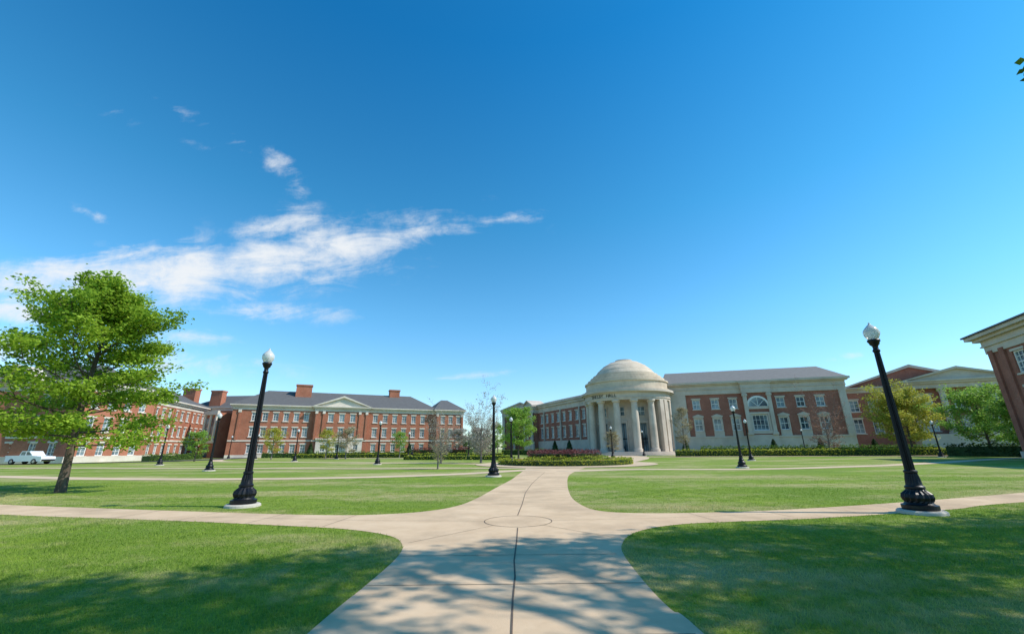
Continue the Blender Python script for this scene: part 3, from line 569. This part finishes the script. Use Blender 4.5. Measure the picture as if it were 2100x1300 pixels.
def tree(name,x,y,H,R_,th_,rt,limbs,leaf,nl,mat,shape='oval',seed=1,bark='bark',sig=.25,ang=(15,50),lean=(0,0),up=.5,nsub=7,wlo=.25):
    r=random.Random(seed); e_=empty(name,(x,y,0)); mb=MB(); cl=[]
    tp=[];tr=[]
    for i in range(9):
        t=i/8; tp.append((lean[0]*t*H+.03*H*math.sin(t*5+seed)*t*.5,lean[1]*t*H+.02*H*math.cos(t*4+seed)*t*.5,t*H*.97)); tr.append(rt*(1.25 if i==0 else 1)*(1-t)**.8+.012)
    tube(mb,tp,tr,10)
    def trunk(hh):
        t=min(max(hh/(H*.97),0),1)*8; i=min(int(t),7); u_=t-i
        return Vector(tp[i]).lerp(Vector(tp[i+1]),u_), tr[i]*(1-u_)+tr[i+1]*u_
    for i in range(limbs):
        t=((i+.5)/limbs)**.9; hb=th_+(H*.95-th_)*t
        if shape=='oval': rr=R_*min(1,.62+1.4*t)*(1-t**2.4)**.8
        elif shape=='pyr': rr=R_*min(1,.80+1.0*t)*(1-t)**.62+.35
        elif shape=='vase': rr=R_*(.55+.5*t)
        rr*=r.uniform(.62,1.12); az=i*2.39996+r.uniform(-.4,.4)
        el=math.radians(ang[0]+(ang[1]-ang[0])*t+r.uniform(-9,9))
        p0,rd=trunk(hb*(.93 if shape!='vase' else .6)); pts=[]; 
        d=Vector((math.cos(az)*math.cos(el),math.sin(az)*math.cos(el),math.sin(el))); ln=rr/math.cos(el) if el<1.2 else rr*1.5
        side=Vector((-math.sin(az),math.cos(az),0)); wob=r.uniform(-.12,.12); drop=r.uniform(-.08,.10)
        for k in range(6):
            u_=k/5; pts.append(p0+d*ln*u_+side*ln*wob*math.sin(u_*3)+Vector((0,0,ln*drop*u_*u_)))
        r0=max(rd*.42*min(1,rr/R_+.2),.012); tube(mb,pts,[r0*(1-.85*k/5) for k in range(6)],5)
        def lp(u_): 
            q_=u_*5; i_=min(int(q_),4); return pts[i_].lerp(pts[i_+1],q_-i_)
        for s_ in range(nsub):
            u_=.22+.78*(s_+r.random())/nsub; b0=lp(min(u_,1)); sg=1 if s_%2 else -1
            dd=(d*r.uniform(.5,1)+side*sg*r.uniform(.4,1)+Vector((0,0,r.uniform(-.15,.6)))).normalized(); l2=ln*.42*(1.15-.6*u_)*r.uniform(.6,1.1)+.1
            b1=b0+dd*l2*.5; b2=b0+dd*l2+Vector((0,0,l2*.1))
            tube(mb,[b0,b1,b2],[r0*.35,r0*.22,.006],4)
            for q_ in range(3):
                c=b0.lerp(b2,.35+.65*(q_+r.random()*.8)/3); cl.append(c)
                if r.random()<.5:
                    tw=Vector((r.uniform(-1,1),r.uniform(-1,1),r.uniform(-.2,1))).normalized()*l2*.35; tube(mb,[c,c+tw],[r0*.15+.003,.004],3); cl.append(c+tw)
    mb.build('trunk_and_limbs',bark,e_)
    cl=np.array([tuple(c) for c in cl]); rg=np.random.default_rng(seed); wgt=rg.uniform(wlo,1.6,len(cl))**1.5; wgt/=wgt.sum()
    idx=rg.choice(len(cl),nl,p=wgt); off=rg.normal(size=(nl,3))*sig*np.array([1,1,.6]); cen=cl[idx]+off
    cen[:,2]=np.maximum(cen[:,2],.3)
    mesh_np('foliage',leaves_np(cen,leaf,.62,up,seed),nl,4,mat,e_)
    return e_
tree('oak_tree',-19.1,18.8,9.5,4.1,1.9,.15,46,.16,50000,'leaf_bright','pyr',3,'bark',.21,(2,48),lean=(-.03,0),nsub=8,wlo=.05)
tree('young_tree',.9,74,8.6,3.2,1.6,.14,26,.24,12000,'leaf_fresh','oval',5,'bark',.3)
tree('young_tree',-54,74,5,2.0,1.2,.1,18,.2,4500,'leaf_fresh','oval',6,'bark',.22)
tree('young_tree',-31.5,82,5.4,2.5,1.3,.1,18,.2,3600,'leaf_bud','oval',9,'bark_light',.25)
tree('young_tree',-37,86,5.6,2.0,1.3,.1,18,.2,3600,'leaf_olive','oval',12,'bark_light',.25)
tree('young_tree',-46,83,6,2.2,1.3,.1,18,.2,4200,'leaf_olive','oval',13,'bark_light',.25)
tree('young_tree',-24,92,5.2,2.0,1.3,.1,18,.2,3200,'leaf_fresh','oval',21,'bark_light',.25)
tree('young_tree',18,78,4.6,1.6,1.2,.08,16,.18,2200,'leaf_bud','oval',24,'bark_light',.2)
tree('flowering_tree',-3.9,53,5.2,2.9,1.1,.12,24,.14,8000,'leaf_blossom','vase',14,'bark_light',.22,(25,65))
tree('flowering_tree',-8.6,52,4.4,2.1,1.0,.10,18,.13,3200,'leaf_blossom','vase',15,'bark_light',.2,(25,65))
tree('flowering_tree',-6.4,37.3,2.6,1.0,.8,.06,14,.09,1200,'leaf_bud','vase',16,'bark_light',.12,(30,65))
tree('budding_tree',34,86,10,2.0,1.6,.13,26,.2,3600,'leaf_bud','oval',17,'bark_light',.2,(35,65))
tree('budding_tree',59,81,8.0,4.0,1.8,.16,28,.2,3000,'leaf_red','vase',18,'bark_light',.25,(20,60))
tree('olive_tree',67,73,9.4,5.8,1.8,.2,36,.30,21000,'leaf_olive','oval',19,'bark',.38,(20,55))
tree('maple_tree',68,62,9.2,4.8,1.4,.16,34,.28,17000,'leaf_fresh','oval',20,'bark',.36)
tree('maple_tree',66.5,54.5,8.8,4.2,1.4,.16,34,.28,15000,'leaf_fresh','oval',22,'bark',.36)
for (x,y,H_,R2,sd_) in ((-9,108,7,2.8,31),(-14,112,6.5,3,32),(-4,112,8,3,33)): tree('young_tree',x,y,H_,R2,1.4,.13,20,.3,3600,'leaf_fresh' if sd_==33 else 'leaf_blossom','oval',sd_,'bark_light',.3)
def shade_tree(name,x,y,rt,blobs,seed,fork):
    r=random.Random(seed); e_=empty(name,(x,y,0)); mb=MB(); cen=[]
    tube(mb,[(0,0,0),(.1,0,fork*.5),(0,.1,fork)],[rt*1.3,rt,rt*.8],12)
    rg=np.random.default_rng(seed)
    for (bx,by,bz,br,dn) in blobs:
        c=Vector((bx-x,by-y,bz)); st_=Vector((0,.1,fork-.3*r.random())); ln=(c-st_).length
        pts=[st_.lerp(c,t)+Vector((0,0,.5*ln*t*(1-t)))+Vector((r.uniform(-1,1),r.uniform(-1,1),r.uniform(-1,1)))*(.05*ln if 0<t<1 else 0) for t in (0,.2,.4,.6,.8,1)]
        tube(mb,pts,[rt*.3,rt*.2,rt*.14,.05,.035,.015],6)
        k=16; sub=[]
        for _ in range(k):
            v=Vector(rg.normal(size=3)); v=v.normalized()*br*rg.uniform(.35,1); v.z*=.6; sub.append(c+v); tube(mb,[pts[-2],c+v],[.02,.006],4)
        n_=int(dn*br*br*300); sa=np.array([tuple(v) for v in sub]); ii=rg.integers(0,k,n_); cen.append(sa[ii]+rg.normal(size=(n_,3))*np.array([.38,.38,.25])*br*.75)
    mb.build('trunk_and_limbs','bark',e_); cen=np.concatenate(cen); mesh_np('foliage',leaves_np(cen,.19,.62,.8,seed),len(cen),4,'leaf_oak',e_)
def sh(sx_,sy_,z,r_,dn): return (sx_+z*.993,sy_-z*.119,z,r_,dn)
bl1=[sh(-6.4,4.9,12.4,1.2,2.4),sh(-5.6,4.2,12.4,1.2,2.4),(sh(-4.6,5.5,12.6,1.1,2.4)),sh(-3.6,6.2,12.8,1.1,2.2),sh(-2.4,7.0,13,.9,1.7),sh(-5.2,3.0,12.4,1.4,2.2),sh(-3.2,4.6,12.0,1.3,2.3),sh(-2.3,5.6,12.4,1.1,2.0),sh(-1.4,4.4,12.2,.8,.7),sh(-.4,6.9,12.8,1.0,1.9),sh(.9,5.6,12.8,.8,.6),sh(-1.2,3.0,12.2,1.0,1),sh(.9,3.4,12.4,1.0,.8),sh(.8,7.9,13.2,1.0,1.9),sh(2.0,7.9,13.4,1.1,2.1),sh(-1.3,7.3,13.2,.8,1.5),sh(.4,7.2,13,.9,1.5),sh(-.4,5.4,12.4,.6,.5),
 sh(-4,1.5,12,1.6,1.1),sh(-1,1.2,12,1.6,1.1),sh(-8,3.4,12,1.5,1.4),sh(2,2,12,1.5,1),sh(-7.5,4.9,12.2,1.2,1.5)]
shade_tree('shade_tree',12.5,-.5,.32,bl1,41,5.0)
bl2=[sh(3.0,6.0,11.6,1.3,2.4),sh(4.0,8.4,12.6,1.1,2.3),sh(2.8,4.6,11.6,1.3,2.4),sh(5.6,7.4,11.6,1.4,2.3),sh(4.6,6.2,11.4,1.3,2.3),sh(5.2,4.8,10.8,1.4,2.0),sh(6.8,8.9,11.6,1.2,2.1),sh(5.4,9.2,12.4,.9,2.0),sh(7.5,6.6,10.4,1.5,2.2),sh(8.6,8.8,10.8,1.3,2.2),sh(6.5,3.8,10,1.5,1.6),sh(9.6,7.2,9.8,1.5,2.2),sh(10.6,9.2,10.2,1.3,2.2),sh(4.5,3.0,10.5,1.5,1),sh(12.4,9.8,9.3,1.5,2.0),sh(12.5,7.5,9,1.6,2.0),sh(14.5,10.2,8.7,1.6,1.7),sh(9,4.5,9.5,1.6,1.6),sh(3.2,7.4,12.6,1.0,2.0),(10.65,6.45,8.8,.28,2.6)]
shade_tree('shade_tree',21,4.5,.34,bl2,43,4.6)
# ------------------------------------------------------------ hedges and shrubs
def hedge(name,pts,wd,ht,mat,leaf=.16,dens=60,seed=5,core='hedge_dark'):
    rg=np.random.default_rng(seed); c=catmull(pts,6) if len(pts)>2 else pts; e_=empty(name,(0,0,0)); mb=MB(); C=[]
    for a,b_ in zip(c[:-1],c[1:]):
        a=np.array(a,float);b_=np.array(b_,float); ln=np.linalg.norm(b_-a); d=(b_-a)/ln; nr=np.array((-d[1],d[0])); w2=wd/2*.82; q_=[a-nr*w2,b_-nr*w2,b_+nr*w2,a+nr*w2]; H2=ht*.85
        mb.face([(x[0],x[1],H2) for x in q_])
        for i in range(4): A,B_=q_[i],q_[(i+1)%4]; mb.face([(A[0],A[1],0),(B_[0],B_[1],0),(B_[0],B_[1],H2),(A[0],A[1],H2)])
        n_=max(int(ln*(wd+2*ht)*dens),4); u_=rg.uniform(0,ln,n_); s_=rg.uniform(0,wd+2*ht,n_)
        off=np.where(s_<ht,-wd/2,np.where(s_>ht+wd,wd/2,s_-ht-wd/2)); z_=np.where(s_<ht,s_,np.where(s_>ht+wd,s_-ht-wd,ht))
        base=a[None]+d[None]*u_[:,None]+nr[None]*off[:,None]
        lump=.10*ht*np.sin(base[:,0]*2.1+base[:,1]*1.3)+.07*ht*np.sin(base[:,0]*5.3-base[:,1]*4.1)
        C.append(np.concatenate([base,(z_*(1+lump/ht))[:,None]],1)+rg.normal(size=(n_,3))*.06)
    mb.build('dark_core',core,e_); C=np.concatenate(C); mesh_np('foliage',leaves_np(C,leaf,.7,.3,seed),len(C),4,mat,e_)  # solid dark box under the leaves, its colour stands for shade inside the hedge
def shrub(name,x,y,rx,ht,mat,cone=False,leaf=.18,n_=900,seed=3):
    rg=np.random.default_rng(seed); t=rg.uniform(0,1,n_)**.8; a=rg.uniform(0,2*pi,n_)
    r_=(rx*(1-t)**.8+.05) if cone else rx*np.sqrt(np.maximum(1-(1.6*t-.6)**2,0.02)); r_=r_*rg.uniform(.75,1.08,n_)
    e_=empty(name,(x,y,0)); mesh_np('foliage',leaves_np(np.stack([np.cos(a)*r_,np.sin(a)*r_,.05+t*ht],1),leaf,.7,.3,seed),n_,4,mat,e_)
    mb=MB(); lathe(mb,0,0,[(rx*.75,0),(rx*.7,ht*.4),(rx*.35 if cone else rx*.55,ht*.7),(.02,ht*.9)],10); mb.build('dark_core','hedge_dark',e_)  # solid dark core, shade between the leaves put into its colour
ring=lambda r_,a0,a1,n_=12,c=(5.5,47):[(c[0]+r_*math.cos(math.radians(t)),c[1]+r_*math.sin(math.radians(t))) for t in np.linspace(a0,a1,n_)]
mb=MB(); ringblock(mb,5.5,47,5.2,5.6,.044,.5,0,2*pi,48); pe=empty('round_planter',(0,0,0)); mb.build('brick_curb','brick',pe)
mb=MB(); lathe(mb,5.5,47,[(5.2,.42),(.01,.45)],32); mb.build('mulch_bed','mulch',pe)
hedge('yellow_hedge',ring(6.5,150,390,26),1.1,.55,'hedge_yellow',.12,90,6)
hedge('yellow_hedge',ring(4.4,200,340,16),.9,.75,'hedge_yellow',.12,90,7)
hedge('purple_hedge',ring(2.6,0,360,20),2.6,1.25,'hedge_purple',.14,70,8)
shrub('round_shrub',5.5,47,1.6,1.15,'hedge_purple',seed=9)
hedge('yellow_hedge',[(30,80.5),(42,77.5),(56,73.5),(70,70)],1.8,1.1,'hedge_yellow',.2,34,10)
hedge('green_hedge',[(38,88),(50,85),(66,81),(76,78)],2.0,1.6,'hedge_green',.22,26,11)
hedge('green_hedge',[(80,76),(92,70),(110,62)],2,1.6,'hedge_green',.22,26,12)
hedge('dark_hedge',[(66,66),(69,58),(66,49)],2.2,1.6,'hedge_dark',.22,30,13)
hedge('green_hedge',[(-60,104),(-46,110),(-30,117),(-14,123)],1.6,1.2,'hedge_green',.25,16,14)
hedge('yellow_hedge',[(-48,95),(-30,96),(-14,92),(-2,90)],1.8,.8,'hedge_yellow',.22,18,15)
hedge('purple_hedge',[(-24,104),(-16,104),(-10,100)],2.4,1.8,'hedge_purple',.25,22,16)
hedge('green_hedge',[(-3,118),(6,116),(14,112)],1.6,1.4,'hedge_green',.25,16,17)
hedge('green_hedge',[(-72,100),(-68,88),(-64,76)],1.4,1.1,'hedge_green',.22,20,18)
hedge('yellow_hedge',[(-18,73),(-8,70),(0,66)],1.6,.6,'hedge_yellow',.2,24,19)
for k,(x,y,rx,ht) in enumerate([(37,93,1.1,3.2),(53.5,89,1.1,3.0),(61,86,1.1,3.0),(70,84,1.1,2.8),(-50,107,1,3.4),(-28,117,1,3.2),(-20,121,1,3),(14,108,1.2,3.5),(11,114,1.2,3.5)]): shrub('conical_evergreen',x,y,rx,ht,'hedge_dark',True,.2,900,50+k)
for k,(x,y,rx,ht) in enumerate([(69,53,2.2,4.4),(71,50,2.2,4.6),(67,50,1.6,3.4),(73,58,2.0,4)]): shrub('holly_shrub',x,y,rx,ht,'hedge_dark',False,.25,1800,70+k)
rg=np.random.default_rng(77); C=[]
for k in range(70):
    x=rg.uniform(-60,130) if k<50 else rg.uniform(-260,-90); y=rg.uniform(190,230); hh=rg.uniform(6,10); rr_=rg.uniform(3,6); n_=420
    v=rg.normal(size=(n_,3)); v/=np.linalg.norm(v,axis=1)[:,None]; v*=rg.uniform(.5,1.05,n_)[:,None]; C.append(np.array([x,y,hh*.5])+v*np.array([rr_,rr_,hh*.5]))
C=np.concatenate(C); mesh_np('distant_trees',leaves_np(C,.9,.7,.3,5),len(C),4,'leaf_far')
# ------------------------------------------------------------ pickup truck
T=Bld('pickup_truck'); ft=FR(-74,63.5,1,-.05)
T.ext(ft,[(0,.45),(5.5,.45),(5.6,.8),(5.5,1.1),(4.1,1.22),(3.95,1.25),(1.9,1.25),(0,1.25)],-1.9,0,'truck_paint')
T.ext(ft,[(1.9,1.25),(4.0,1.25),(3.35,1.85),(2.15,1.87)],-1.8,-.1,'truck_paint')
T.ext(ft,[(2.1,1.3),(3.8,1.3),(3.3,1.75),(2.25,1.77)],-.098,-.08,'glass'); T.box(ft,2.85,2.95,-.079,-.06,1.28,1.8,'truck_paint')
T.box(ft,-.1,.05,-1.8,-.1,.5,.7,'lamp_black'); T.box(ft,5.52,5.68,-1.8,-.1,.5,.7,'lamp_black')
for a in (1.05,4.5):
    T.ext(ft,[(a+.38*math.cos(t),.43+.38*math.sin(t)) for t in np.linspace(0,2*pi,20,endpoint=False)],-.25,.03,'rubber'); T.ext(ft,[(a+.2*math.cos(t),.43+.2*math.sin(t)) for t in np.linspace(0,2*pi,14,endpoint=False)],.031,.05,'plinth')
    T.ext(ft,[(a+.38*math.cos(t),.43+.38*math.sin(t)) for t in np.linspace(0,2*pi,20,endpoint=False)],-1.93,-1.65,'rubber')
PART.update({'truck_paint':'body','rubber':'tyres','plinth':'hubcaps'})
T.finish()
for x,y in ((31.5,82),(-20,86)):
    e_=empty('trash_bin',(x,y,0)); mb=MB(); lathe(mb,0,0,[(.27,0),(.3,.05),(.3,.85),(.34,.87),(.34,.93),(.28,1.0),(.12,1.08),(0.01,1.08)],16,flute=(.05,.86,.1)); mb.build('bin_body','lamp_black',e_)
